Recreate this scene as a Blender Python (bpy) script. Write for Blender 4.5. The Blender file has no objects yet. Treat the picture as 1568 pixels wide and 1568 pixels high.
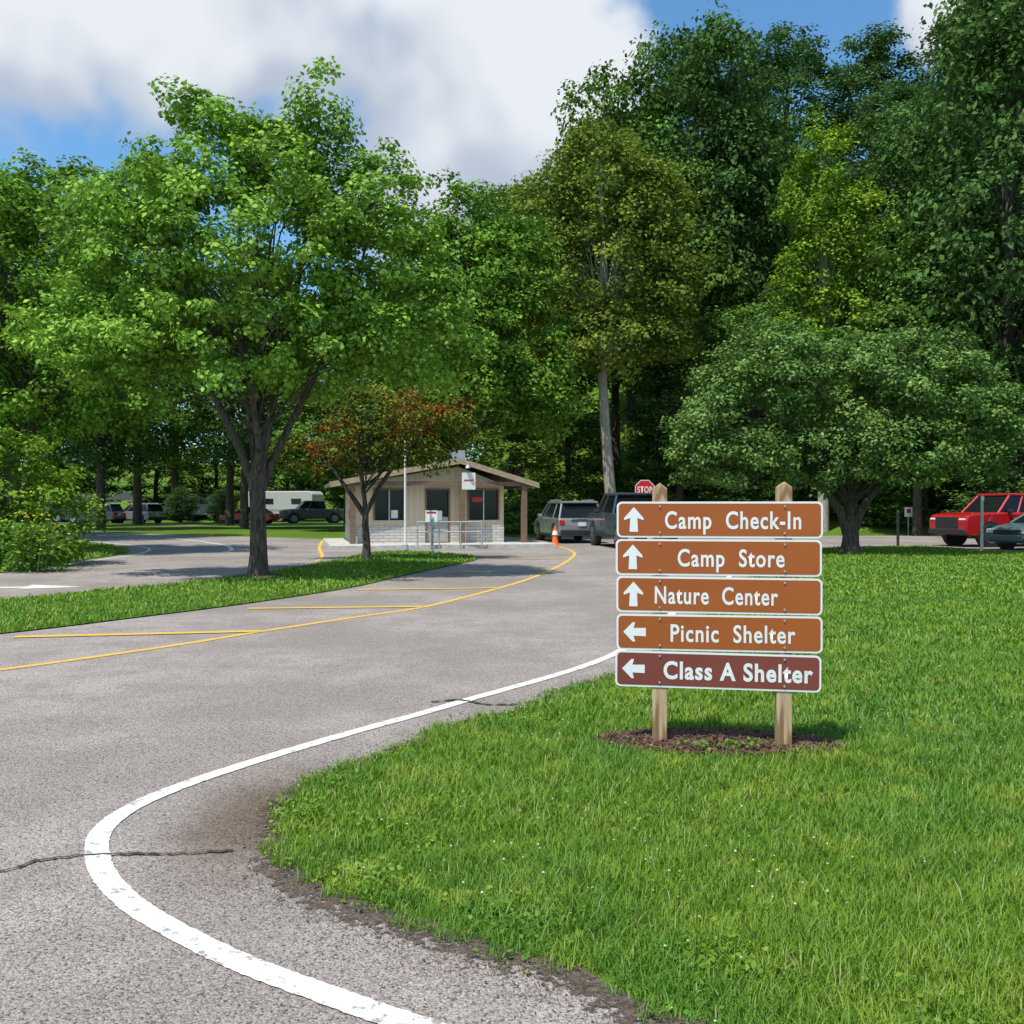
import bpy, bmesh, math, random
import numpy as np
from mathutils import Vector, Matrix, Euler
random.seed(7)
R = np.random.default_rng(11)
scene = bpy.context.scene
COL = scene.collection
rad = math.radians

# ------------------------------------------------------------------ helpers
def empty(name, loc=(0,0,0), rz=0):
    o = bpy.data.objects.new(name, None); COL.objects.link(o)
    o.location = loc; o.rotation_euler = (0,0,rz); return o

def addobj(name, me, mat=None, parent=None, loc=(0,0,0), rot=(0,0,0)):
    o = bpy.data.objects.new(name, me); COL.objects.link(o)
    if mat is not None:
        if isinstance(mat,(list,tuple)):
            for m in mat: me.materials.append(m)
        else: me.materials.append(mat)
    o.location = loc; o.rotation_euler = rot
    if parent: o.parent = parent
    return o

def npmesh(name, V, F, attrs=None, smooth=False):
    V = np.asarray(V, dtype=np.float32); F = np.asarray(F, dtype=np.int32)
    me = bpy.data.meshes.new(name)
    n, k = F.shape
    me.vertices.add(len(V)); me.vertices.foreach_set('co', V.ravel())
    me.loops.add(n*k); me.loops.foreach_set('vertex_index', F.ravel())
    me.polygons.add(n); me.polygons.foreach_set('loop_start', np.arange(n, dtype=np.int32)*k)
    if smooth: me.polygons.foreach_set('use_smooth', np.ones(n, dtype=bool))
    me.update(calc_edges=True)
    if attrs:
        for nm, a in attrs.items():
            at = me.attributes.new(nm, 'FLOAT', 'FACE')
            at.data.foreach_set('value', np.asarray(a, dtype=np.float32))
    return me

def pymesh(name, V, F, smooth=False):
    me = bpy.data.meshes.new(name); me.from_pydata([tuple(v) for v in V], [], [tuple(f) for f in F]); me.update()
    if smooth:
        for p in me.polygons: p.use_smooth = True
    return me

def bevel(o, w, seg=2):
    m = o.modifiers.new('bevel','BEVEL'); m.width = w; m.segments = seg; m.limit_method='ANGLE'
    m.angle_limit = rad(35); return o

def box(name, c, s, mat, parent=None, rot=(0,0,0), bv=0):
    x,y,z = s[0]/2,s[1]/2,s[2]/2
    V=[(-x,-y,-z),(x,-y,-z),(x,y,-z),(-x,y,-z),(-x,-y,z),(x,-y,z),(x,y,z),(-x,y,z)]
    F=[(0,3,2,1),(4,5,6,7),(0,1,5,4),(1,2,6,5),(2,3,7,6),(3,0,4,7)]
    o = addobj(name, pymesh(name,V,F), mat, parent, c, rot)
    if bv: bevel(o,bv)
    return o

def cyl(name, c, r1, r2, h, mat, parent=None, rot=(0,0,0), n=20):
    V=[];F=[]
    for i in range(n):
        a=2*math.pi*i/n; V.append((r1*math.cos(a),r1*math.sin(a),-h/2))
    for i in range(n):
        a=2*math.pi*i/n; V.append((r2*math.cos(a),r2*math.sin(a),h/2))
    for i in range(n):
        j=(i+1)%n; F.append((i,j,n+j,n+i))
    F.append(tuple(range(n-1,-1,-1))); F.append(tuple(range(n,2*n)))
    return addobj(name, pymesh(name,V,F), mat, parent, c, rot)

def prism(name, poly, axis, a, b, mat, parent=None, bv=0, loc=(0,0,0), rot=(0,0,0)):
    n=len(poly)
    def P(p,t):
        if axis=='x': return (t,p[0],p[1])
        if axis=='y': return (p[0],t,p[1])
        return (p[0],p[1],t)
    V=[P(p,a) for p in poly]+[P(p,b) for p in poly]
    F=[tuple(range(n)),tuple(range(2*n-1,n-1,-1))]
    for i in range(n):
        j=(i+1)%n; F.append((j,i,n+i,n+j))
    me=pymesh(name,V,F)
    bm=bmesh.new(); bm.from_mesh(me); bmesh.ops.recalc_face_normals(bm,faces=bm.faces); bm.to_mesh(me); bm.free()
    o=addobj(name,me,mat,parent,loc,rot)
    if bv: bevel(o,bv)
    return o

def flatpoly(name, pts, z, mat, parent=None):
    me=bpy.data.meshes.new(name); bm=bmesh.new()
    vs=[bm.verts.new((p[0],p[1],z)) for p in pts]
    f=bm.faces.new(vs); f.normal_update()
    if f.normal.z<0: f.normal_flip()
    bmesh.ops.triangulate(bm,faces=[f]); bm.to_mesh(me); bm.free()
    return addobj(name,me,mat,parent)

def spline(pts, n=8):
    pts=[Vector((p[0],p[1])) for p in pts]; out=[]
    for i in range(len(pts)-1):
        p0=pts[max(i-1,0)];p1=pts[i];p2=pts[i+1];p3=pts[min(i+2,len(pts)-1)]
        for k in range(n):
            t=k/n
            out.append(0.5*((2*p1)+(-p0+p2)*t+(2*p0-5*p1+4*p2-p3)*t*t+(-p0+3*p1-3*p2+p3)*t**3))
    out.append(pts[-1]); return [(p.x,p.y) for p in out]

def ribbon(name, pts, w, z, mat, jitter=0.0, parent=None, smooth_n=8):
    sp = spline(pts,smooth_n) if smooth_n else pts
    V=[];F=[]
    for i,p in enumerate(sp):
        a=Vector(sp[max(i-1,0)]);b=Vector(sp[min(i+1,len(sp)-1)])
        d=(b-a).normalized(); nrm=Vector((-d.y,d.x))
        w1=w/2*(1+random.uniform(-jitter,jitter)); w2=w/2*(1+random.uniform(-jitter,jitter))
        V.append((p[0]+nrm.x*w1,p[1]+nrm.y*w1,z)); V.append((p[0]-nrm.x*w2,p[1]-nrm.y*w2,z))
    for i in range(len(sp)-1):
        F.append((2*i,2*i+1,2*i+3,2*i+2))
    return addobj(name,pymesh(name,V,F),mat,parent)

def tube(pts, radii, sides=8):
    V=[];F=[]
    pts=[Vector(p) for p in pts]
    for i,p in enumerate(pts):
        d=(pts[min(i+1,len(pts)-1)]-pts[max(i-1,0)]).normalized()
        ref=Vector((1,0,0)) if abs(d.x)<0.8 else Vector((0,1,0))
        u=d.cross(ref).normalized(); v=d.cross(u)
        for k in range(sides):
            a=2*math.pi*k/sides
            V.append(p+(u*math.cos(a)+v*math.sin(a))*radii[i])
    for i in range(len(pts)-1):
        for k in range(sides):
            j=(k+1)%sides
            F.append((i*sides+k,i*sides+j,(i+1)*sides+j,(i+1)*sides+k))
    return V,F

class Acc:
    def __init__(s): s.V=[];s.F=[]
    def add(s,V,F):
        o=len(s.V); s.V+= [tuple(v) for v in V]; s.F+=[tuple(i+o for i in f) for f in F]

# ------------------------------------------------------------------ materials
def newmat(name):
    m=bpy.data.materials.new(name); m.use_nodes=True; nt=m.node_tree
    return m, nt, nt.nodes['Principled BSDF']
def rgba(c): return (c[0],c[1],c[2],1)
def mixc(nt, fac, a, b, mode='MIX'):
    n=nt.nodes.new('ShaderNodeMix'); n.data_type='RGBA'; n.blend_type=mode
    for sock,val in ((n.inputs[0],fac),(n.inputs[6],a),(n.inputs[7],b)):
        if isinstance(val,bpy.types.NodeSocket): nt.links.new(val,sock)
        elif isinstance(val,(int,float)): sock.default_value=val if sock.type=='VALUE' else (val,val,val,1)
        else: sock.default_value=rgba(val)
    return n.outputs[2]
def math_(nt,op,a,b=0.0,c=None,clamp=False):
    n=nt.nodes.new('ShaderNodeMath'); n.operation=op; n.use_clamp=clamp
    for i,val in enumerate((a,b,c)):
        if val is None: continue
        if isinstance(val,bpy.types.NodeSocket): nt.links.new(val,n.inputs[i])
        else: n.inputs[i].default_value=val
    return n.outputs[0]
def ramp(nt,f,lo,hi):
    n=nt.nodes.new('ShaderNodeMapRange'); n.inputs[1].default_value=lo; n.inputs[2].default_value=hi
    n.interpolation_type='SMOOTHSTEP'
    nt.links.new(f,n.inputs[0]); return n.outputs[0]
def noise(nt,vec,scale,detail=4,rough=0.55):
    n=nt.nodes.new('ShaderNodeTexNoise'); n.inputs['Scale'].default_value=scale
    n.inputs['Detail'].default_value=min(detail,4); n.inputs['Roughness'].default_value=rough
    if vec is not None: nt.links.new(vec,n.inputs['Vector'])
    return n.outputs[0]
def pos(nt): return nt.nodes.new('ShaderNodeNewGeometry').outputs['Position']
def objc(nt): return nt.nodes.new('ShaderNodeTexCoord').outputs['Object']
def bump(nt,bsdf,h,strength=0.4,dist=0.01):
    b=nt.nodes.new('ShaderNodeBump'); b.inputs['Strength'].default_value=strength; b.inputs['Distance'].default_value=dist
    nt.links.new(h,b.inputs['Height']); nt.links.new(b.outputs[0],bsdf.inputs['Normal'])

def simple(name,c,rough=0.6,metal=0.0,var=0.15,scale=8.0,bmp=0.0,spec=0.5,coat=0.0):
    m,nt,b=newmat(name)
    v=objc(nt); n=noise(nt,v,scale,3)
    c2=tuple(x*(1-var) for x in c); c1=tuple(min(1,x*(1+var)) for x in c)
    nt.links.new(mixc(nt,ramp(nt,n,0.3,0.7),c2,c1),b.inputs['Base Color'])
    b.inputs['Roughness'].default_value=rough; b.inputs['Metallic'].default_value=metal
    b.inputs['Specular IOR Level'].default_value=spec; b.inputs['Coat Weight'].default_value=coat
    if bmp: bump(nt,b,noise(nt,v,scale*6,4),bmp,0.01)
    return m

def mat_asphalt():
    m,nt,b=newmat('asphalt'); p=pos(nt)
    big=noise(nt,p,0.3,3,0.65); mid=noise(nt,p,2.2,4,0.7); fine=noise(nt,p,75,2,0.7)
    vor=nt.nodes.new('ShaderNodeTexVoronoi'); vor.inputs['Scale'].default_value=130; nt.links.new(p,vor.inputs['Vector'])
    sep=nt.nodes.new('ShaderNodeSeparateColor'); nt.links.new(vor.outputs['Color'],sep.inputs[0])
    base=mixc(nt,ramp(nt,big,0.38,0.62),(0.30,0.260,0.230),(0.41,0.360,0.322))
    base=mixc(nt,math_(nt,'MULTIPLY',ramp(nt,mid,0.40,0.70),.8),base,(0.295,0.25,0.216))
    agg=math_(nt,'MULTIPLY_ADD',sep.outputs[0],0.68,0.72)
    crev=ramp(nt,vor.outputs['Distance'],0.75,0.35)
    agg=math_(nt,'MULTIPLY',agg,math_(nt,'MULTIPLY_ADD',crev,0.35,0.65))
    cmb=nt.nodes.new('ShaderNodeCombineColor')
    for i in range(3): nt.links.new(agg,cmb.inputs[i])
    base=mixc(nt,1.0,base,cmb.outputs[0],'MULTIPLY')
    pits=ramp(nt,fine,0.34,0.46)
    base=mixc(nt,math_(nt,'SUBTRACT',1.0,pits),base,(0.075,0.06,0.05))
    sub=nt.nodes.new('ShaderNodeVectorMath'); sub.operation='SUBTRACT'; nt.links.new(p,sub.inputs[0]); sub.inputs[1].default_value=(-1.22,4.6,0)
    scl=nt.nodes.new('ShaderNodeVectorMath'); scl.operation='MULTIPLY'; nt.links.new(sub.outputs[0],scl.inputs[0]); scl.inputs[1].default_value=(2.2,1.0,0)
    ln=nt.nodes.new('ShaderNodeVectorMath'); ln.operation='LENGTH'; nt.links.new(scl.outputs[0],ln.inputs[0])
    d=math_(nt,'ADD',ln.outputs['Value'],math_(nt,'MULTIPLY_ADD',mid,1.2,-0.6))
    dirt=ramp(nt,d,1.15,0.15)
    dirtc=mixc(nt,ramp(nt,fine,0.4,0.6),(0.085,0.060,0.042),(0.16,0.115,0.082))
    base=mixc(nt,math_(nt,'MULTIPLY',dirt,0.9),base,dirtc)
    nt.links.new(base,b.inputs['Base Color']); b.inputs['Roughness'].default_value=0.9
    b.inputs['Specular IOR Level'].default_value=0.25
    h=math_(nt,'ADD',math_(nt,'MULTIPLY',vor.outputs['Distance'],-0.9),math_(nt,'MULTIPLY',fine,1.0))
    bump(nt,b,h,0.8,0.005)
    return m

def mat_paint(name,c,wear=0.5,under=(0.3,0.27,0.25)):
    m,nt,b=newmat(name); p=pos(nt)
    n=noise(nt,p,14,4,0.75); f=ramp(nt,n,wear-0.20,wear-0.13)
    f2=noise(nt,p,90,3,0.7); f=math_(nt,'MULTIPLY',f,ramp(nt,f2,0.30,0.38))
    c2=mixc(nt,noise(nt,p,3,4),tuple(x*0.78 for x in c),c)
    nt.links.new(mixc(nt,f,under,c2),b.inputs['Base Color']); b.inputs['Roughness'].default_value=0.75
    bump(nt,b,noise(nt,p,80,3,0.7),0.7,0.006)
    return m

def mat_lawn():
    m,nt,b=newmat('lawn_ground'); p=pos(nt)
    n1=noise(nt,p,0.25,3,0.6); n2=noise(nt,p,2.2,3,0.7); n3=noise(nt,p,30,2,0.8)
    c=mixc(nt,ramp(nt,n1,0.35,0.65),(0.080,0.165,0.016),(0.125,0.235,0.022))
    c=mixc(nt,ramp(nt,n2,0.4,0.75),c,(0.16,0.235,0.030))
    c=mixc(nt,ramp(nt,n3,0.50,0.30),c,(0.045,0.07,0.014))
    nt.links.new(c,b.inputs['Base Color']); b.inputs['Roughness'].default_value=0.95
    b.inputs['Specular IOR Level'].default_value=0.1
    bump(nt,b,n3,1.0,0.05)
    return m

def leafy(nt,b,c,tf,gl):
    nt.nodes.remove(b)
    di=nt.nodes.new('ShaderNodeBsdfDiffuse'); nt.links.new(c,di.inputs['Color'])
    tr=nt.nodes.new('ShaderNodeBsdfTranslucent'); nt.links.new(c,tr.inputs['Color'])
    mx=nt.nodes.new('ShaderNodeMixShader'); mx.inputs[0].default_value=tf
    nt.links.new(di.outputs[0],mx.inputs[1]); nt.links.new(tr.outputs[0],mx.inputs[2]); out=mx.outputs[0]
    if gl:
        g=nt.nodes.new('ShaderNodeBsdfGlossy'); g.inputs['Roughness'].default_value=.5; g.inputs['Color'].default_value=(.9,1,.85,1)
        m2=nt.nodes.new('ShaderNodeMixShader'); m2.inputs[0].default_value=gl
        nt.links.new(out,m2.inputs[1]); nt.links.new(g.outputs[0],m2.inputs[2]); out=m2.outputs[0]
    nt.links.new(out,nt.nodes['Material Output'].inputs['Surface'])

def mat_blades():
    m,nt,b=newmat('grass_blades'); p=pos(nt)
    at=nt.nodes.new('ShaderNodeAttribute'); at.attribute_name='rnd'
    n1=noise(nt,p,0.5,2,0.6); n2=noise(nt,p,2.6,2,0.65)
    c=mixc(nt,at.outputs['Fac'],(0.080,0.195,0.013),(0.24,0.385,0.032))
    c=mixc(nt,math_(nt,'MULTIPLY',ramp(nt,n1,0.40,0.62),0.5),c,(0.070,0.215,0.030))
    c=mixc(nt,math_(nt,'MULTIPLY',ramp(nt,n2,0.50,0.68),0.65),c,(0.30,0.40,0.045))
    dry=ramp(nt,at.outputs['Fac'],0.965,0.975)
    c=mixc(nt,dry,c,(0.42,0.38,0.19))
    leafy(nt,b,c,.28,.02)
    return m

def mat_leaf(name,alt=None,altn=(0.45,0.6),gl=0.0):
    m,nt,b=newmat(name)
    at=nt.nodes.new('ShaderNodeAttribute'); at.attribute_name='rnd'
    ac=nt.nodes.new('ShaderNodeAttribute'); ac.attribute_name='clump'
    oi=nt.nodes.new('ShaderNodeObjectInfo'); base=oi.outputs['Color']
    if alt:
        base=mixc(nt,ramp(nt,noise(nt,objc(nt),0.6,3,0.7),altn[0],altn[1]),base,alt)
    k=math_(nt,'MULTIPLY_ADD',at.outputs['Fac'],0.9,0.65)
    k=math_(nt,'MULTIPLY',k,math_(nt,'MULTIPLY_ADD',ac.outputs['Fac'],0.8,0.68))
    cm=nt.nodes.new('ShaderNodeCombineColor')
    for i in range(3): nt.links.new(k,cm.inputs[i])
    c=mixc(nt,1.0,base,cm.outputs[0],'MULTIPLY')
    if not alt:
        wm=mixc(nt,1.0,base,(1.75,1.40,1.3),'MULTIPLY')
        c=mixc(nt,math_(nt,'MULTIPLY',ramp(nt,ac.outputs['Fac'],0.65,1.0),0.55),c,wm)
    leafy(nt,b,c,.22,gl)
    return m

def mat_bark(name='bark',a=(0.035,0.026,0.02),c_=(0.125,0.095,0.072)):
    m,nt,b=newmat(name); o=objc(nt)
    mp=nt.nodes.new('ShaderNodeMapping'); mp.inputs['Scale'].default_value=(14,14,2.5); nt.links.new(o,mp.inputs[0])
    n=noise(nt,mp.outputs[0],1.5,4,0.7)
    c=mixc(nt,ramp(nt,n,0.35,0.65),a,c_)
    nt.links.new(c,b.inputs['Base Color']); b.inputs['Roughness'].default_value=0.95
    bump(nt,b,n,0.9,0.03); return m

def mat_wood():
    m,nt,b=newmat('post_wood'); o=objc(nt)
    mp=nt.nodes.new('ShaderNodeMapping'); mp.inputs['Scale'].default_value=(22,22,1.6); nt.links.new(o,mp.inputs[0])
    n=noise(nt,mp.outputs[0],1.6,4,0.6)
    w=nt.nodes.new('ShaderNodeTexWave'); w.wave_type='RINGS'; w.inputs['Scale'].default_value=1.1; w.inputs['Distortion'].default_value=5
    mp2=nt.nodes.new('ShaderNodeMapping'); mp2.inputs['Scale'].default_value=(16,16,1.1); nt.links.new(o,mp2.inputs[0]); nt.links.new(mp2.outputs[0],w.inputs[0])
    c=mixc(nt,ramp(nt,n,0.3,0.7),(0.36,0.22,0.11),(0.58,0.42,0.25))
    c=mixc(nt,math_(nt,'MULTIPLY',ramp(nt,w.outputs[1],0.65,1.0),0.75),c,(0.19,0.095,0.04))
    nt.links.new(c,b.inputs['Base Color']); b.inputs['Roughness'].default_value=0.8
    bump(nt,b,n,0.4,0.004); return m

def mat_siding(name,c,pitch=0.2,axis=0,depth=0.5):
    m,nt,b=newmat(name); o=objc(nt)
    s=nt.nodes.new('ShaderNodeSeparateXYZ'); nt.links.new(o,s.inputs[0])
    f=math_(nt,'FRACT',math_(nt,'DIVIDE',s.outputs[axis],pitch))
    g=ramp(nt,f,0.10,0.02)
    n=noise(nt,o,3,4)
    base=mixc(nt,n,tuple(x*0.8 for x in c),tuple(x*1.15 for x in c))
    nt.links.new(mixc(nt,math_(nt,'MULTIPLY',g,depth),base,tuple(x*0.3 for x in c)),b.inputs['Base Color'])
    b.inputs['Roughness'].default_value=0.8; bump(nt,b,g,-0.5,0.02); return m

def mat_brick(name='pale_brick',ax='x'):
    m,nt,b=newmat(name); o=objc(nt)
    s=nt.nodes.new('ShaderNodeSeparateXYZ'); nt.links.new(o,s.inputs[0])
    cb=nt.nodes.new('ShaderNodeCombineXYZ'); nt.links.new(s.outputs[0 if ax=='x' else 1],cb.inputs[0]); nt.links.new(s.outputs[2],cb.inputs[1])
    br=nt.nodes.new('ShaderNodeTexBrick'); nt.links.new(cb.outputs[0],br.inputs[0])
    br.inputs['Scale'].default_value=1.0; br.inputs['Brick Width'].default_value=0.4; br.inputs['Row Height'].default_value=0.105
    br.inputs['Mortar Size'].default_value=0.012
    br.inputs['Color1'].default_value=(0.62,0.58,0.52,1); br.inputs['Color2'].default_value=(0.50,0.48,0.45,1); br.inputs['Mortar'].default_value=(0.27,0.26,0.25,1)
    nt.links.new(br.outputs[0],b.inputs['Base Color']); b.inputs['Roughness'].default_value=0.85; return m

def mat_soilstrip():
    m,nt,b=newmat('soil_fringe'); p=pos(nt)
    at=nt.nodes.new('ShaderNodeAttribute'); at.attribute_name='edge'
    f=math_(nt,'ADD',at.outputs['Fac'],math_(nt,'MULTIPLY_ADD',noise(nt,p,18,4,.8),2.6,-1.3))
    f=ramp(nt,f,.40,.62)
    c=mixc(nt,ramp(nt,noise(nt,p,55,4,.7),.35,.65),(0.045,0.032,0.024),(0.155,0.115,0.085))
    nt.links.new(c,b.inputs['Base Color']); b.inputs['Roughness'].default_value=.95
    bump(nt,b,noise(nt,p,60,4,.7),.9,.012)
    tp=nt.nodes.new('ShaderNodeBsdfTransparent'); mx=nt.nodes.new('ShaderNodeMixShader')
    nt.links.new(f,mx.inputs[0]); nt.links.new(tp.outputs[0],mx.inputs[1]); nt.links.new(b.outputs[0],mx.inputs[2])
    nt.links.new(mx.outputs[0],nt.nodes['Material Output'].inputs['Surface']); return m

A_ASPH=mat_asphalt(); A_WHITE=mat_paint('road_paint_white',(0.76,0.74,0.68),0.56); A_YEL=mat_paint('road_paint_yellow',(0.75,0.46,0.06),0.56)
A_LAWN=mat_lawn(); A_BL=mat_blades(); A_BARK=mat_bark(); A_BARKP=mat_bark('pale_bark',(0.27,0.24,0.20),(0.50,0.46,0.40)); A_WOOD=mat_wood()
A_LEAF=mat_leaf('leaf_green'); A_LEAFN=mat_leaf('leaf_sheen',gl=.015); A_LEAFO=mat_leaf('leaf_turning',alt=(0.22,0.09,0.025),altn=(0.48,0.62))
A_MULCH=simple('mulch',(0.075,0.038,0.028),0.95,var=0.5,scale=30,bmp=0.8)
A_CRACK=simple('crack',(0.05,0.045,0.04),0.95)
A_GLASS=simple('dark_glass',(0.010,0.012,0.014),0.1,var=0.1,spec=0.3)
A_RUB=simple('tire_rubber',(0.02,0.02,0.02),0.8)
A_RIM=simple('rim_metal',(0.45,0.45,0.46),0.3,metal=0.8)
A_BLK=simple('black_plastic',(0.025,0.025,0.027),0.6)
A_RED=simple('tail_lamp',(0.55,0.02,0.02),0.25)
A_WHT=simple('white_metal',(0.78,0.78,0.76),0.4,var=0.05)
A_CAMP=simple('camper_shell',(0.50,0.50,0.48),0.45,var=0.1)
A_GREY=simple('grey_metal',(0.42,0.43,0.44),0.45,metal=0.3)
A_CONC=simple('concrete',(0.50,0.47,0.42),0.9,var=0.15,scale=4,bmp=0.3)
A_CHROME=simple('chrome',(0.6,0.6,0.6),0.15,metal=1.0)
A_ORANGE=simple('cone_orange',(0.85,0.16,0.02),0.5)

# ------------------------------------------------------------------ terrain
def sst(a,b,x):
    t=np.clip((x-a)/(b-a),0,1); return t*t*(3-2*t)
def hgt(x,y):
    x=np.asarray(x,dtype=float); y=np.asarray(y,dtype=float)
    h1=sst(-9,6,x)*0.2*np.maximum(0,y-49)
    h2=sst(-14,30,x)*0.50*np.maximum(0,y-66)
    h=h1+h2
    h=np.where(h>28,28+(1-np.exp(-(h-28)/20))*20,h)
    far=0.10*np.maximum(0,y-150)*(1-sst(-14,30,x)); far=np.minimum(far,15)
    return h+far
gx=np.sinh(np.linspace(-4.6,4.6,151))*9; gy=np.concatenate([np.linspace(-120,-10,12),np.linspace(-5,200,160),np.linspace(210,900,40)])
XX,YY=np.meshgrid(gx,gy); ZZ=hgt(XX,YY)
V=np.stack([XX,YY,ZZ],-1).reshape(-1,3); nx=len(gx); ny=len(gy)
ii,jj=np.meshgrid(np.arange(nx-1),np.arange(ny-1)); a=(jj*nx+ii).ravel()
addobj('ground',npmesh('ground',V,np.stack([a,a+1,a+nx+1,a+nx],-1),smooth=True),A_LAWN)

edge_pts=[(8,1.5),(3,1.9),(1.2,2.4),(.446,2.75),(.159,3.05),(-.097,3.2),(-.335,3.38),(-.625,3.57),(-.879,3.82),(-1.011,4.15),(-1.106,4.48),(-1.147,4.84),(-1.026,5.25),(-.736,5.81),(-.376,6.51),(.077,7.03),(.524,7.93),(.93,8.38),(1.6,10),(2.6,13),(4.3,18),(6.6,24),(9.3,31)]
edge=spline(edge_pts,12)
asph=[(-70,-12),(70,-12),(70,1.0)]+edge+[(12,34.5),(15.3,35.5),(16,31.2),(70,29.5),(70,48),(8,48),(2,46),(-8.3,42.7),(-12.9,46.4),(-19,50.7),(-28.8,59),(-70,70)]
flatpoly('asphalt_road',asph,0.004,A_ASPH)
flatpoly('campground_lane',[(-70,74),(-26,72),(-14,78),(-10,90),(-14,90),(-17.5,82),(-28,77),(-70,79)],0.006,A_ASPH)
island=spline([(-16,5.5),(-10,7.6),(-7.5,9.4),(-5.97,11.07),(-5.06,12.6),(-4.04,14.53),(-2.93,17.4),(-2.3,20.4),(-1.35,24.5),(-1.0,26.5),(-1.4,28.6),(-3.18,31),(-4.4,30),(-4.9,25.06),(-5.78,19.8),(-7.26,16.64),(-8.1,15),(-12,12.6),(-22,9),(-16,5.5)],5)[:-1]
flatpoly('grass_island',island,0.02,A_LAWN)
verge=spline([(-11.4,21.2),(-11.8,25),(-12.2,29.9),(-14.4,34.6),(-20,41),(-40,48),(-70,52),(-70,14),(-22,12),(-13.5,17),(-11.4,21.2)],5)[:-1]
flatpoly('grass_verge',verge,0.02,A_LAWN)
wl=[(6,1.0),(1.6,1.95),(.4,2.38),(-.007,2.58),(-.349,2.76),(-.61,2.918),(-.881,3.09),(-1.173,3.318),(-1.43,3.556),(-1.642,3.82),(-1.783,4.07),(-1.887,4.36),(-1.884,4.69),(-1.758,5.07),(-1.477,5.59),(-1.05,6.26),(-.416,7.19),(1.0,9.5),(2.2,13.1),(3.9,18.1),(6.1,24.2),(8.7,31)]
ribbon('road_edge_line',wl,0.10,0.009,A_WHITE,0.06,smooth_n=18)
yl=[(-12,3.5),(-7,6.4),(-5.37,7.93),(-4.667,8.65),(-3.69,10.05),(-2.98,11.3),(-2.2,12.6),(-1.297,14.06),(-.392,16.77),(.348,19.46),(1.04,22.9),(1.706,27.25),(2.0,31),(1.7,36)]
ribbon('yellow_line',yl,0.11,0.009,A_YEL,0.05)
hm=[[(-5.67,10.8),(-2.98,11.3)],[(-3.84,13.8),(-1.3,14.06)],[(-2.76,16.9),(-.286,17.25)],[(-1.51,21.2),(.76,21.6)],[(-.885,26.3),(1.5,26.9)]]
e=empty('yellow_hatching')
for i,h in enumerate(hm): ribbon('stripe_%d'%i,h,0.16,0.0135,A_YEL,0.05,parent=e)
ribbon('left_edge_line',[(-22,15),(-13,18.3),(-11.15,21.2),(-11.45,25),(-11.7,29.9),(-13.8,35.2),(-20,42.5)],0.1,0.009,A_WHITE)
ribbon('far_edge_line',[(-32,58.5),(-17.3,45.5),(-11.7,37.6),(-9.6,32.5),(-9.4,30.8)],0.14,0.009,A_WHITE)
ribbon('kiosk_yellow_line',[(-8.2,41),(-6.9,34),(-5.6,28),(-5.3,25.5)],0.12,0.009,A_YEL)
flatpoly('road_arrow',[(-10.6,17.0),(-8.9,17.35),(-8.95,17.05),(-7.9,17.55),(-9.1,18.0),(-9.0,17.62),(-10.7,17.3)],0.009,A_WHITE)
def crack(name,pts,w):
    sp=spline(pts,10); sp=[(p[0]+random.uniform(-.012,.012),p[1]+random.uniform(-.012,.012)) for p in sp]
    ribbon(name,sp,w,0.0125,A_CRACK,0.9,smooth_n=0)
crack('asphalt_crack',[(-3.6,3.7),(-2.2,3.85),(-2.0,3.98),(-1.78,4.05),(-1.45,4.06),(-1.2,4.1)],0.016)
crack('asphalt_crack',[(-.62,7.22),(-.4,7.28),(-.2,7.13),(.05,7.12)],0.03)
crack('asphalt_crack',[(-5.2,10.95),(-4.4,11.0),(-3.9,11.12),(-3.3,11.2)],0.035)
sp=[p for p in edge if p[1]<9]
def lerp_pts(pts,m):
    out=[]
    for i in range(len(pts)-1):
        for k in range(m): t=k/m; out.append((pts[i][0]*(1-t)+pts[i+1][0]*t,pts[i][1]*(1-t)+pts[i+1][1]*t))
    return out+[pts[-1]]
fs=lerp_pts(sp,3); V=[];F=[]; ev=[]
for i,p in enumerate(fs):
    a_=Vector(fs[max(i-14,0)]);b_=Vector(fs[min(i+14,len(fs)-1)]); d=(b_-a_).normalized(); n=Vector((-d.y,d.x))
    near=max(0,1-abs(p[1]-3.6)/2.6); w=.05+.17*near
    for o_,e_ in ((w,0.05),(.0,.8),(-.05,1.6)): V.append((p[0]+n.x*o_,p[1]+n.y*o_,.0075)); ev.append(e_)
for i in range(len(fs)-1):
    for q in (0,1): F.append((3*i+q,3*i+q+1,3*i+q+4,3*i+q+3))
me=pymesh('soil_edge',V,F); at=me.attributes.new('edge','FLOAT','POINT'); at.data.foreach_set('value',np.array(ev,dtype=np.float32))
addobj('soil_edge',me,mat_soilstrip())
acc=Acc()
for i in range(5200):
    k=random.randrange(12,len(sp)-2); p=sp[k]; a_=Vector(sp[k-1]);b_=Vector(sp[k+1]); d=(b_-a_).normalized(); n=Vector((-d.y,d.x))
    off=abs(random.gauss(0,0.15)); r=random.uniform(.0015,.0045)*(2.0 if random.random()<.05 else 1)
    c=Vector((p[0]+n.x*off+d.x*random.uniform(-.06,.06),p[1]+n.y*off+d.y*random.uniform(-.06,.06),.008+r*.3))
    vs=[c+Vector((random.uniform(.6,1)*dx*r,random.uniform(.6,1)*dy*r,random.uniform(.6,1)*dz*r)) for dx,dy,dz in ((1,0,0),(-1,0,0),(0,1,0),(0,-1,0),(0,0,1),(0,0,-1))]
    acc.add(vs,[(0,2,4),(2,1,4),(1,3,4),(3,0,4),(2,0,5),(1,2,5),(3,1,5),(0,3,5)])
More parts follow.
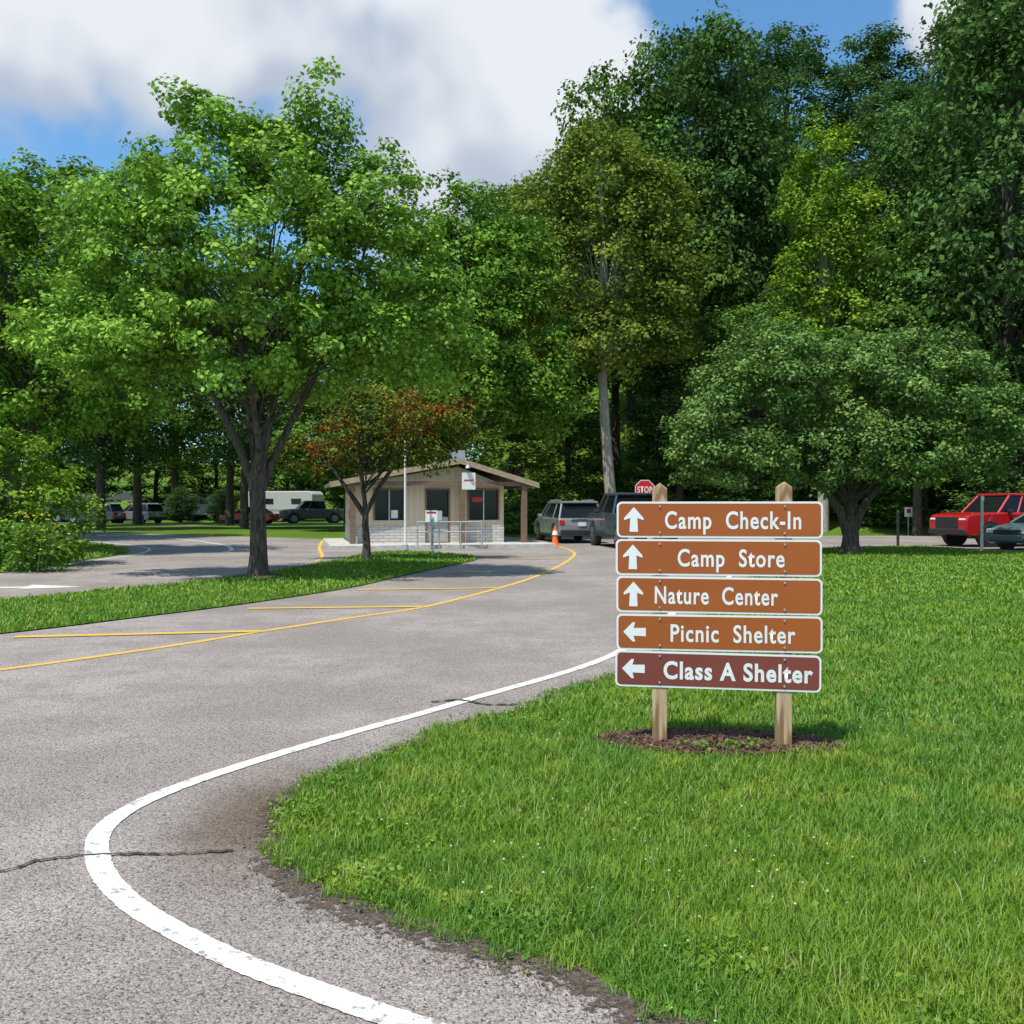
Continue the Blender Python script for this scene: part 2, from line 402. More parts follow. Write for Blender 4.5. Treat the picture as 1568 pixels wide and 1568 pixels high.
addobj('gravel',pymesh('gravel',acc.V,acc.F),simple('pebble',(0.17,0.125,0.095),0.9,var=0.7,scale=60))

# ------------------------------------------------------------------ grass
def inpoly(px,py,poly):
    inside=np.zeros(len(px),bool); n=len(poly)
    if not len(px): return inside
    lo,hi=py.min(),py.max()
    for i in range(n):
        x1,y1=poly[i]; x2,y2=poly[(i+1)%n]
        if y1==y2 or max(y1,y2)<lo or min(y1,y2)>hi: continue
        c=((y1>py)!=(y2>py))
        idx=np.nonzero(c)[0]
        if len(idx):
            k=px[idx]<(x2-x1)*(py[idx]-y1)/(y2-y1)+x1
            inside[idx[k]]^=True
    return inside
ragged=[]; fe=lerp_pts(edge,3); arc=0
for i,p in enumerate(fe):
    a_=Vector(fe[max(i-4,0)]);b_=Vector(fe[min(i+4,len(fe)-1)]); d=(b_-a_).normalized(); n=Vector((-d.y,d.x))
    if i: arc+=math.hypot(p[0]-fe[i-1][0],p[1]-fe[i-1][1])
    o_=.01+.035*math.sin(arc*5.3)+.03*math.sin(arc*13+1)+.03*math.sin(arc*31)+random.uniform(-.035,.035)
    ragged.append((p[0]+n.x*o_,p[1]+n.y*o_))
lawn=ragged+[(12,34.5),(15.3,35.5),(16,31.2),(70,29.5),(70,1.0)]
def grass(name,poly,bins,z0=0.0,hmul=1.0):
    PX=[];PY=[];W=[];H=[]
    for (y0,y1,dens,w,h) in bins:
        x0,x1=-0.62*y1-1,0.62*y1+1.5
        n=int((x1-x0)*(y1-y0)*dens)
        px=R.uniform(x0,x1,n); py=R.uniform(y0,y1,n)
        k=(np.abs(px)<0.6*py+1.2); px=px[k];py=py[k]
        k=inpoly(px,py,poly); px=px[k];py=py[k]
        mm=((px-1.3)/0.74)**2+((py-5.96)/0.30)**2
        k=mm>R.uniform(0.8,1.1,len(px)); px=px[k];py=py[k]
        PX.append(px);PY.append(py);W.append(np.full(len(px),w));H.append(np.full(len(px),h))
    px=np.concatenate(PX);py=np.concatenate(PY);W=np.concatenate(W);H=np.concatenate(H)
    n=len(px)
    cl=0.5+0.5*np.sin(px*3.1+1.3*np.sin(py*2.3))*np.sin(py*3.7+np.sin(px*4.1)); cl2=0.5+0.5*np.sin(px*9+2*np.sin(py*7))*np.sin(py*11+px*3)
    h=H*R.uniform(.4,1.25,n)*(0.6+.45*cl+.45*cl2)*hmul; w=W*R.uniform(.6,1.3,n)
    long=R.uniform(0,1,n)<.05; h=np.where(long,h*1.6,h)
    a=R.uniform(0,2*np.pi,n); lean=R.uniform(.2,1.3,n)*h
    lx=np.cos(a)*lean; ly=np.sin(a)*lean
    b=a+np.pi/2+R.uniform(-.6,.6,n); sx=np.cos(b)*w/2; sy=np.sin(b)*w/2
    z=hgt(px,py)+z0
    V=np.zeros((n,5,3),np.float32)
    V[:,0]=np.stack([px-sx,py-sy,z],-1); V[:,1]=np.stack([px+sx,py+sy,z],-1)
    V[:,2]=np.stack([px+sx*.85+lx*.35,py+sy*.85+ly*.35,z+h*.6],-1); V[:,3]=np.stack([px-sx*.85+lx*.35,py-sy*.85+ly*.35,z+h*.6],-1)
    V[:,4]=np.stack([px+lx,py+ly,z+h*.95],-1)
    o=(np.arange(n)*5)[:,None]
    F=np.stack([o+np.array([0,1,2]),o+np.array([0,2,3]),o+np.array([3,2,4])],1).reshape(-1,3)
    rnd=np.repeat(R.uniform(0,1,n)*.75+.25*cl,3)
    rnd=np.where(np.repeat(R.uniform(0,1,n)<.03,3),0.99,np.minimum(rnd,.95))
    addobj(name,npmesh(name,V.reshape(-1,3),F,{'rnd':rnd}),A_BL)
grass('lawn_grass',lawn,[(1.5,4.2,12000,.0036,.050),(4.2,6.5,7500,.0048,.052),(6.5,10,3200,.008,.052),(10,16,1100,.014,.052),(16,36,330,.028,.052)])
grass('island_grass',island,[(6,16,1000,.015,.055),(16,32,330,.028,.055)],z0=.02)
grass('verge_grass',verge,[(14,36,160,.035,.08)],z0=.02)
def leafmesh(P,Nn,T,L,wid=0.36,drop=0.12):
    S=np.cross(Nn,T); n=len(P); L=L[:,None]
    V=np.zeros((n,4,3),np.float32)
    V[:,0]=P; V[:,1]=P+T*L*.45+S*L*wid; V[:,2]=P+T*L-Nn*L*drop; V[:,3]=P+T*L*.45-S*L*wid
    return V.reshape(-1,3),np.arange(n*4).reshape(n,4)
def unit(v): return v/np.maximum(np.linalg.norm(v,axis=-1,keepdims=True),1e-6)
n=15000
ks=R.integers(10,len(sp)-1,n); ep=np.array(sp)[ks]; tg=unit(np.array(sp)[np.minimum(ks+1,len(sp)-1)]-ep); nn=np.stack([tg[:,1],-tg[:,0]],-1)
off=np.abs(R.normal(0,.45,n))-.06
P=np.zeros((n,3)); P[:,:2]=ep+nn*off[:,None]+R.normal(0,.03,(n,2)); P[:,2]=R.uniform(.005,.045,n)
P=P[(np.sin(P[:,0]*7+P[:,1]*4)*np.sin(P[:,1]*6-P[:,0]*2)+R.normal(0,.35,len(P)))>0.35]
Nn=unit(R.normal(0,.5,(len(P),3))+np.array([0,0,1.0])); T=unit(np.cross(Nn,R.normal(0,1,(len(P),3))))
V,F=leafmesh(P,Nn,T,R.uniform(.012,.032,len(P)))
addobj('weeds',npmesh('weeds',V,F,{'rnd':R.uniform(.2,.8,len(F))}),A_BL)
nq=2600; ys=2.6+R.random(nq)**.8*10; xs=R.uniform(-.9,1,nq)*(.6*ys+.8); ok=inpoly(xs,ys,lawn)&(np.sin(xs*1.7+ys)*np.sin(ys*1.3-xs)>R.uniform(-.4,.7,nq))
acc=Acc()
for x,y in zip(xs[ok],ys[ok]):
    r=random.uniform(.003,.007); c=Vector((x,y,random.uniform(.035,.06)))
    vs=[c+Vector((dx*r,dy*r,dz*r)) for dx,dy,dz in ((1,0,0),(-1,0,0),(0,1,0),(0,-1,0),(0,0,.9),(0,0,-.6))]
    acc.add(vs,[(0,2,4),(2,1,4),(1,3,4),(3,0,4),(2,0,5),(1,2,5),(3,1,5),(0,3,5)])
addobj('clover_flowers',pymesh('clover_flowers',acc.V,acc.F),simple('clover_white',(0.55,0.55,0.45),0.8))

# ------------------------------------------------------------------ sign
sg=empty('directional_sign',(1.275,5.9,0),rad(-8.3))
def rrect(w,h,r,n=6):
    out=[]
    for cx,cz,a0 in ((w/2-r,h/2-r,0),(-w/2+r,h/2-r,90),(-w/2+r,-h/2+r,180),(w/2-r,-h/2+r,270)):
        for k in range(n+1):
            a=rad(a0+90*k/n); out.append((cx+r*math.cos(a),cz+r*math.sin(a)))
    return out
S_W=simple('sign_white',(0.82,0.82,0.80),0.4,var=0.03)
S_B=simple('sign_brown',(0.37,0.092,0.014),0.42,var=0.06,scale=3)
S_M=simple('sign_maroon',(0.215,0.050,0.036),0.42,var=0.06,scale=3)
for nm,x,top in (('post_left',-.352,1.645),('post_right',.402,1.65)):
    o=prism(nm,[(-.046,-.1),(.046,-.1),(.046,top-.035),(0.0,top),(-.046,top-.035)],'y',-.045,.045,A_WOOD,sg,bv=.004,loc=(x,0,0))
texts=[('Camp  Check-In',.298,1.117),('Camp  Store',.382,1.025),('Nature  Center',.238,.982),('Picnic  Shelter',.334,1.085),('Class A Shelter',.298,1.196)]
def textmesh(body,width,cap,bold):
    cu=bpy.data.curves.new('t','FONT'); cu.body=body; cu.size=1; cu.offset=bold; cu.space_character=1.12; cu.resolution_u=5
    ob=bpy.data.objects.new('t',cu); COL.objects.link(ob)
    bpy.context.view_layer.update()
    dg=bpy.context.evaluated_depsgraph_get(); me=bpy.data.meshes.new_from_object(ob.evaluated_get(dg))
    bpy.data.objects.remove(ob)
    co=np.zeros(len(me.vertices)*3,np.float32); me.vertices.foreach_get('co',co); co=co.reshape(-1,3)
    x0,x1=co[:,0].min(),co[:,0].max()
    sx=width/(x1-x0); sz=cap/0.73
    V=np.stack([(co[:,0]-x0)*sx,np.zeros(len(co)),co[:,1]*sz],-1)
    me.vertices.foreach_set('co',V.astype(np.float32).ravel()); me.update(); return me
PH=.224
for i,(t,u0,u1) in enumerate(texts):
    zc=1.528-.112-i*.2335
    dx=(.004,-.002,.002,.003,-.004)[i]; tilt=(.0,.0,.003,-.002,.006)[i]
    pnl=empty('panel_%d'%(i+1),(dx,0,zc)); pnl.parent=sg; pnl.rotation_euler=(0,tilt,0)
    prism('plate',rrect(1.245,PH,.032),'y',-.0505,-.0475,S_W,pnl)
    prism('face',rrect(1.245-.024,PH-.024,.024),'y',-.0520,-.0507,S_M if i==4 else S_B,pnl)
    me=textmesh(t,u1-u0,.110,.019 if i<4 else .030)
    addobj('lettering',me,S_W,pnl,(u0-.6225,-.0535,-.054))
    if i<3:
        A=[(0,.078),(.060,.010),(.060,-.004),(.022,.010),(.026,-.076),(-.026,-.076),(-.022,.010),(-.060,-.004),(-.060,.010)]
        ac_=(-.6225+.106,0)
    else:
        A0=[(0,.070),(.060,.012),(.060,-.004),(.024,.006),(.026,-.070),(-.026,-.070),(-.024,.006),(-.060,-.004),(-.060,.012)]
        A=[(-z,x) for x,z in A0]; ac_=(-.6225+.112,0)
    prism('arrow',[(x+ac_[0],z+ac_[1]) for x,z in A],'y',-.0535,-.0522,S_W,pnl)
    for bx in (-.352,.402):
        for bz in (-.082,.082):
            cyl('bolt',(bx-dx,-.0555,bz),.0075,.006,.007,A_GREY,pnl,(rad(90),0,0),10)
ml=empty('mulch_bed',(1.3,5.96,0),rad(-6))
V=[(0,0,.04)];F=[];nn_=40
for ring,(rr,zz) in enumerate(((.5,.034),(.85,.022),(1.05,.006))):
    for k in range(nn_):
        a_=2*math.pi*k/nn_; jj_=1+.06*math.sin(3*a_)+.05*random.uniform(-1,1)
        V.append((.72*rr*jj_*math.cos(a_),.29*rr*jj_*math.sin(a_),zz))
for k in range(nn_): F.append((0,1+k,1+(k+1)%nn_))
for r_ in range(2):
    for k in range(nn_):
        a0=1+r_*nn_; F.append((a0+k,a0+nn_+k,a0+nn_+(k+1)%nn_,a0+(k+1)%nn_))
addobj('bed',pymesh('bed',V,F,True),A_MULCH,ml)
acc=Acc()
for i in range(3400):
    a_=random.uniform(0,2*math.pi); r_=math.sqrt(random.random())*1.08
    c=Vector((.72*r_*math.cos(a_),.29*r_*math.sin(a_),.014+.032*(1-r_*.9)+random.uniform(0,.014)))
    L,w,t_=random.uniform(.008,.03),random.uniform(.003,.007),random.uniform(.001,.003)
    m_=Euler((random.uniform(-.5,.5),random.uniform(-.6,.6),random.uniform(0,6.3))).to_matrix()
    vs=[c+m_@Vector((sx*L,sy*w,sz*t_)) for sx,sy,sz in ((-1,-1,-1),(1,-.6,-1),(1,.7,-1),(-1,1,-1),(-1,-1,1),(1,-.6,1),(1,.7,1),(-1,1,1))]
    acc.add(vs,[(0,3,2,1),(4,5,6,7),(0,1,5,4),(1,2,6,5),(2,3,7,6),(3,0,4,7)])
addobj('chips',pymesh('chips',acc.V,acc.F),simple('mulch_chip',(0.12,0.060,0.042),0.9,var=0.6,scale=25),ml)
n=110
P=np.zeros((n,3)); P[:,0]=R.normal(1.30,.16,n); P[:,1]=R.normal(5.76,.04,n); P[:,2]=R.uniform(.03,.08,n)
Nn=unit(R.normal(0,.5,(n,3))+np.array([0,-.2,1.0])); T=unit(np.cross(Nn,R.normal(0,1,(n,3))))
V,F=leafmesh(P,Nn,T,R.uniform(.02,.04,n)); addobj('mulch_weeds',npmesh('mulch_weeds',V,F,{'rnd':R.uniform(.0,.5,len(F))}),A_BL)

# ------------------------------------------------------------------ trees
def crown_arrays(rng,lobes,ncl,lpc,cr,leaf,flat=.6,shell=.55,upb=.25,inner=.5,out=1.0):
    L=np.array(lobes,float); wt=(L[:,3]*L[:,4]+L[:,3]*L[:,5]+L[:,4]*L[:,5]); wt/=wt.sum()
    C=[];O=[]
    while sum(len(c) for c in C)<ncl:
        n=ncl*2; k=rng.choice(len(L),n,p=wt); d=unit(rng.normal(0,1,(n,3))); d[:,2]+=upb*rng.random(n); d=unit(d)
        r=shell+(1-shell)*rng.random(n)**.6; r*=1+.09*rng.normal(0,1,n)*out
        c=L[k,:3]+d*L[k,3:]*r[:,None]
        dist=np.min(np.stack([np.linalg.norm((c-l[:3])/l[3:],axis=1) for l in L]),0)
        ok=dist>inner; C.append(c[ok]); O.append(d[ok])
    C=np.concatenate(C)[:ncl]; O=np.concatenate(O)[:ncl]
    crn=rng.random(ncl); size=cr*rng.uniform(.6,1.35,ncl)
    cnt=np.maximum(8,(lpc*(size/cr)**1.6)).astype(int)
    idx=np.repeat(np.arange(ncl),cnt); n=len(idx)
    off=unit(rng.normal(0,1,(n,3)))*(rng.random(n)**.45)[:,None]; off[:,2]*=flat
    P=C[idx]+off*size[idx][:,None]
    Nn=unit(O[idx]*.35+off*.5+np.array([0,0,.75])+rng.normal(0,.5,(n,3)))
    T=unit(np.cross(Nn,rng.normal(0,1,(n,3)))); 
    Ls=leaf*rng.uniform(.65,1.3,n)
    V,F=leafmesh(P,Nn,T,Ls,.36,.15)
    return V,F,rng.random(n),crn[idx],C
def env_lobes(rng,H,W,zb,n,prof):
    out=[]
    for i in range(n):
        t=(i+.5)/n; z=zb+(H-zb)*t; r=W/2*prof(t); a=rng.uniform(0,6.28); q=rng.uniform(.25,.62)*r
        s=max(.8,r*rng.uniform(.40,.62)); out.append((q*math.cos(a+i*2.4),q*math.sin(a+i*2.4),min(z,H-s*.8),s,s,s*rng.uniform(.7,1.0)))
    out.append((0,0,zb+(H-zb)*.45,W*.30,W*.30,(H-zb)*.42)); return out
def limbs(acc,rng,base,C,n,r0,zmin,maxz,sides=6):
    idx=rng.choice(len(C),min(n,len(C)),replace=False)
    for k in idx:
        c=Vector(C[k]); z0=zmin+(min(c.z,maxz)-zmin)*rng.uniform(.1,.6); z0=min(z0,c.z-.2)
        s=Vector((base[0]*(z0),base[1]*(z0),z0)); m=s.lerp(c,.5)+Vector((0,0,(c-s).length*.10))+Vector(rng.normal(0,.12,3))
        pts=[s,s.lerp(m,.55)+Vector(rng.normal(0,.05,3)),m,c]; rr=r0*rng.uniform(.5,1)
        V,F=tube(pts,[rr,rr*.75,rr*.5,rr*.15],sides); acc.add(V,F)
def tree(name,loc,lobes,ncl,lpc,cr,leaf,color,trunk,stems,mat=None,seed=1,nl=30,lr=.05,zmin=2,maxz=8,rz=0,bark=None,**kw):
    rng=np.random.default_rng(seed); e=empty(name,loc,rz)
    V,F,r1,r2,C=crown_arrays(rng,lobes,ncl,lpc,cr,leaf,**kw)
    o=addobj('crown',npmesh(name+'_crown',V,F,{'rnd':r1,'clump':r2}),mat or A_LEAF,e); o.color=rgba(color)
    acc=Acc()
    for pts,rr in [trunk]+stems:
        V,F=tube(pts,rr,10); acc.add(V,F)
    limbs(acc,rng,(0,0),C,nl,lr,zmin,maxz)
    addobj('trunk',pymesh(name+'_trunk',acc.V,acc.F,True),bark or A_BARK,e)
    return e
tree('maple_tree',(-5.3,19.8,0),[(-.1,0,6.6,3.0,3.0,2.6),(-2.3,0,6.2,1.7,1.9,1.9),(2.5,0,6.1,1.9,2,2.0),(-.8,0,8.8,1.2,1.3,1.2),(1.35,0,9.4,.5,.6,1.3),(.3,.3,8.6,1.0,1.1,1.1),(2.6,.2,8.1,.8,.9,1.0),(-2.6,.3,8.0,.9,1.0,1.0),(0,-1,4.8,2.7,2.0,.9),(-3.3,0,4.9,1.5,1.4,.9),(3.3,0,5.0,1.4,1.4,1.2),(-3.9,0,6.0,.8,.9,.9)],
 660,125,.42,.115,(0.175,0.315,0.040),
 ([(0,0,-.05),(0,0,.12),(.01,0,.5),(.0,0,1.3),(-.02,0,2.1),(0,0,2.6)],[.30,.22,.18,.16,.17,.12]),
 [([(0,0,1.7),(-.35,-.1,2.7),(-.9,-.2,3.9),(-1.6,-.2,5.4),(-2,0,7)],[.11,.09,.07,.05,.02]),
  ([(0,0,1.8),(-.12,.1,2.9),(-.3,.1,4.4),(-.4,0,6.4),(-.3,0,9)],[.11,.09,.07,.05,.02]),
  ([(0,0,1.8),(.2,-.1,2.9),(.45,0,4.3),(.9,0,6.4),(1.3,0,9.6)],[.10,.08,.07,.05,.015]),
  ([(0,0,1.7),(.4,.1,2.7),(1.0,.1,3.9),(1.9,0,5.5),(2.4,0,7.5)],[.10,.08,.06,.04,.02]),
  ([(0,0,1.9),(.1,-.3,2.8),(.1,-.9,3.9),(-.1,-1.3,5)],[.09,.07,.05,.02])],
 mat=A_LEAFN,seed=3,nl=60,lr=.035,zmin=2.6,maxz=8,out=1.6,shell=.5)
cyl('tree_mulch_ring',(-5.3,19.8,.035),.75,.45,.05,A_MULCH,n=26)
tree('red_maple_tree',(-4.05,26.3,0),[(-.6,0,3.3,1.4,1.4,.8),(1.3,0,3.3,1.4,1.3,.8),(.4,0,4.1,1.6,1.5,.8),(2.2,.2,3.7,.8,.9,.6),(-1.9,0,3.0,.7,.9,.6)],
 170,60,.36,.10,(0.10,0.135,0.02),
 ([(0,0,-.05),(.02,0,.4),(-.02,0,1.0),(0,0,1.5)],[.15,.11,.095,.08]),
 [([(0,0,1.2),(-.4,0,1.8),(-.9,0,2.5),(-1.6,0,3.2)],[.08,.065,.05,.015]),([(0,0,1.3),(-.1,.1,2.1),(-.2,0,3.1),(-.1,0,4.2)],[.07,.06,.04,.015]),([(0,0,1.3),(.35,0,2.0),(.9,0,2.8),(1.8,0,3.7)],[.075,.06,.05,.015])],
 mat=A_LEAFO,seed=5,nl=30,lr=.025,zmin=1.6,maxz=4,out=1.5)
tree('crabapple_tree',(10.7,30,0),[(-3.4,0,4.5,2.1,2.2,1.9),(-2.2,0,5.9,1.9,2.0,1.5),(.3,.5,4.9,2.3,2.4,2.0),(2.2,0,5.3,2.3,2.3,1.7),(3.5,0,4.3,1.6,2.0,1.6),(-4.6,0,3.4,1.1,1.4,1.4),(-3.4,-.5,2.9,1.7,1.5,1.1),(-1.5,-.9,2.9,1.3,1.3,1.0),(1.2,-1,3.2,1.9,1.7,1.1),(3.2,-.3,3.0,1.5,1.5,.9),(4.4,0,3.5,.9,1,1.0)],
 860,85,.42,.12,(0.108,0.195,0.042),
 ([(0,0,-.05),(0,0,.3),(.03,0,.8),(0,0,1.2)],[.38,.27,.22,.2]),
 [([(-.05,0,.5),(-.3,0,1.3),(-.9,0,2.2),(-2.2,0,3.8)],[.17,.14,.10,.04]),([(0,0,.8),(.05,.1,1.8),(-.1,0,3.2),(0,0,5)],[.17,.13,.10,.04]),([(.05,0,.6),(.35,0,1.4),(1.0,0,2.3),(2.4,0,3.8)],[.17,.13,.10,.04])],
 mat=A_LEAFN,seed=8,nl=50,lr=.045,zmin=1.2,maxz=5,inner=.6,out=.9)
tree('maple_tree',(-2.4,43,0),[(0,0,10.5,3.6,3.4,4.2),(-2.2,0,8.8,2.8,2.8,3),(2.4,0,8.6,2.8,2.8,3.2),(.6,0,14.2,2.1,2.1,1.9),(-1.9,0,12.2,2,2,2),(2.6,0,12.2,1.9,1.9,2.2),(0,-1,6.6,3.6,3,1.7),(3.6,0,6.3,2,2,1.6)],
 560,90,.78,.20,(0.125,0.235,0.032),
 ([(0,0,-.05),(0,0,3),(.1,0,7),(0,0,12)],[.3,.24,.2,.05]),[],seed=12,nl=40,lr=.08,zmin=4,maxz=12,out=1.6)
tree('maple_tree',(-15.2,30,0),[(0,0,8.2,3.6,3.4,3.6),(2.4,0,7.2,2.2,2.2,2.4),(-2.6,0,8,2.6,2.6,3),(.8,0,11,1.6,1.6,1.5),(-2.6,0,11,1.8,1.8,1.6),(1,-1,5.2,3.2,2.4,1.3),(3.4,0,5.2,1.5,1.5,1.2)],
 540,90,.60,.16,(0.145,0.265,0.035),
 ([(0,0,-.05),(0,0,2),(.1,0,5),(0,0,9)],[.28,.22,.18,.05]),[],seed=14,nl=40,lr=.06,zmin=3,maxz=9,out=1.6)
tree('shrub',(-12.6,23.6,0),[(0,0,1.7,1.7,1.6,1.9),(-1.2,0,2.6,1.5,1.5,1.7),(.9,.6,1.3,1.2,1.2,1.2),(-2.5,0,2.0,1.8,1.8,2.2),(.5,-.6,.7,1.2,1.1,.8)],
 330,75,.40,.11,(0.13,0.235,0.024),([(0,0,-.05),(0,0,1),(0,0,2)],[.08,.05,.02]),[([(0,0,0),(-.8,0,1.2),(-1.4,0,2.5)],[.06,.04,.02])],seed=16,nl=30,lr=.02,zmin=.3,maxz=2,out=1.5)
tree('tall_tree',(5.0,50,0),[(0,0,14,3.8,3.4,4.2),(-3.0,0,13,2.2,2.2,2.8),(3.0,0,13.2,2.1,2.2,2.8),(-.5,0,19,2.7,2.6,2.4),(-2.8,0,17,1.9,2,2.2),(2.3,0,17.3,2,2,2.2),(0,-1,10.2,3.0,2.4,1.6),(-3.0,0,9.8,1.7,1.5,1.4),(3.4,0,10.2,1.7,1.6,1.4)],
 640,75,.78,.22,(0.150,0.205,0.034),
 ([(.35,0,-.1),(.2,0,2),(-.05,0,5),(-.25,0,8.5),(-.3,0,12),(-.2,0,18)],[.38,.30,.27,.24,.18,.05]),[],seed=21,nl=45,lr=.08,zmin=8,maxz=17,bark=A_BARKP,out=1.8)
tree('poplar_tree',(16.4,50,0),[(0,0,20,1.4,1.4,2.0),(-.9,0,17.8,1.8,1.8,2.0),(1.5,0,16.4,1.8,1.7,2.1),(-.3,0,14,2.3,2,2.2),(1.1,0,11.6,2.1,2,1.9),(-1.3,0,10.4,1.8,1.6,1.8),(.3,0,8,2,1.5,2.0),(-.2,0,15,1.6,1.6,4)],
 420,75,.68,.19,(0.165,0.275,0.028),
 ([(0,0,-.1),(0,0,6),(.2,0,12),(0,0,20)],[.3,.24,.16,.04]),[],seed=23,nl=30,lr=.06,zmin=6,maxz=18,bark=A_BARKP,out=1.8)
acc=Acc(); acc2=Acc()
for i in range(60):
    c=Vector((-10.95+random.gauss(0,.28),21.6+random.gauss(0,.3),random.uniform(.5,1.35)))
    r=random.uniform(.025,.045)
    acc.add([c+Vector((dx*r,dy*r,dz*r)) for dx,dy,dz in ((1,0,0),(-1,0,0),(0,1,0),(0,-1,0),(0,0,.5),(0,0,-.5))],[(0,2,4),(2,1,4),(1,3,4),(3,0,4),(2,0,5),(1,2,5),(3,1,5),(0,3,5)])
    V,F=tube([(c.x-.1,c.y,0),(c.x,c.y,c.z)],[.008,.005],4); acc2.add(V,F)
e=empty('wildflowers'); addobj('blooms',pymesh('blooms',acc.V,acc.F),simple('flower_yellow',(0.75,0.5,0.03),0.7),e)
addobj('stems',pymesh('stems',acc2.V,acc2.F),simple('stem_green',(.08,.16,.03),.8),e)
n=1400; P=np.zeros((n,3)); P[:,0]=R.normal(-11.0,.4,n); P[:,1]=R.normal(21.7,.35,n); P[:,2]=R.uniform(.05,1.1,n)
Nn=unit(R.normal(0,.6,(n,3))+np.array([0,0,1.0])); T=unit(np.cross(Nn,R.normal(0,1,(n,3))))
V,F=leafmesh(P,Nn,T,R.uniform(.07,.15,n)); addobj('leaves',npmesh('leaves',V,F,{'rnd':R.uniform(.0,.6,len(F))}),A_BL,e)

protos=[]
profs=[lambda t: math.sin(math.pi*(0.12+0.83*t))**.6, lambda t: 1.0-.72*t**1.6 if t>.15 else .8, lambda t: .55+.45*math.sin(math.pi*t), lambda t:(1-t)*.95+.1]
for k in range(4):
    rng=np.random.default_rng(100+k)
    lb=env_lobes(rng,20,10.5,(5.2,4.6,5.6,1.2)[k],15,profs[k])
    V,F,r1,r2,C=crown_arrays(rng,lb,420,46,.92,.28,flat=.6,shell=.8,out=1.6,inner=.72)
    mc=npmesh('forest_crown_%d'%k,V,F,{'rnd':r1,'clump':r2}); mc.materials.append(A_LEAF)
    acc=Acc(); V,F=tube([(0,0,-1),(0,0,3),(.15,0,8),(0,0,13),(0,0,18)],[.36,.28,.22,.14,.03],8); acc.add(V,F)
    limbs(acc,rng,(0,0),C,24,.09,5,15,5)
    mt=pymesh('forest_trunk_%d'%k,acc.V,acc.F,True); mt.materials.append(A_BARK)
    protos.append((mc,mt))
def ftree(parent,x,y,H,W,color,k,idx):
    z=float(hgt(x,y))-.2
    e=bpy.data.objects.new('tree_%d'%idx,None); COL.objects.link(e); e.parent=parent
    e.location=(x,y,z); e.scale=(W/10.5,W/10.5,H/20); e.rotation_euler=(0,0,random.uniform(0,6.3))
    c=bpy.data.objects.new('crown',protos[k][0]); COL.objects.link(c); c.parent=e; c.color=rgba(color)
    t=bpy.data.objects.new('trunk',protos[k][1]); COL.objects.link(t); t.parent=e
    return e
DK=(0.066,0.130,0.034); MD=(0.096,0.180,0.034); LG=(0.125,0.20,0.034)
fr=empty('forest'); i=0
spec=[(7.0,64,28,11,MD,0),(12.6,63,30.5,12,DK,2),(17,66,27,11,DK,0),(10,60,21,9,MD,2),
 (22.5,52,23,9,DK,1),(24.0,46,27.5,11,DK,0),(20.5,48,15,8,MD,2),(28,52,31,13,DK,2),(17.5,56,15,8,DK,0),
 (0.5,57,18,10,MD,0),(-4,60,17,10,MD,1),(9.5,54,11,8,DK,1),(13.5,53,12,8,MD,2),(8.5,55,6.0,6,DK,3),(0,52,7,8,LG,3),(3.5,58,8,8,MD,3),
 (24,44.5,9,8,DK,3),(27,41,17,10,DK,1),(19.5,52.5,7,8,MD,3),(13.5,54.5,7,8,DK,3),(17,55,8,8,DK,3),(23.5,53.5,8,9,DK,3),(28.5,53,8,9,DK,3),(33,50,12,10,DK,3),
 (-22,42,16,10,MD,2),(-28,46,17,11,MD,0),(-10,58,15,10,MD,1),(-9,68,17,10,MD,0),(-17.5,62,17,10,DK,2),(-26,60,17,10,DK,0),(-36,68,19,12,DK,2),(-22,74,20,11,MD,0),(-30,76,18,12,DK,2)]
for s in spec: ftree(fr,*s,i); i+=1
for y,step,Hr in ((74,9.5,(19,24)),(94,12,(20,24))):
    x=-.60*y-3
    while x<.60*y+5:
        xx=x+random.uniform(-2.5,2.5); yy=y+random.uniform(-3,3)
        left=xx<-8
        if not(left and y<80):
            c=random.choice([DK,DK,MD,DK,LG])
            ftree(fr,xx,yy+(6 if left else 0),random.uniform(*Hr),step*random.uniform(1.2,1.45),c,random.randrange(3),i); i+=1
        x+=step
for xx,yy,H_,W_ in ((22,113,22,16),(33,114,23,16),(44,115,24,17),(55,113,24,17),(66,115,24,16),(11,112,22,16)): ftree(fr,xx,yy,H_,W_,DK,i%3,i); i+=1
for k in range(10): ftree(fr,-80+k*7.6,112+random.uniform(-3,3),10,11,DK,3,i); i+=1
# low understorey beside the campground sites
for xx,yy in ((-30,86),(-43,92),(-26.5,87)): ftree(fr,xx,yy,3.6,4.5,DK,3,i); i+=1
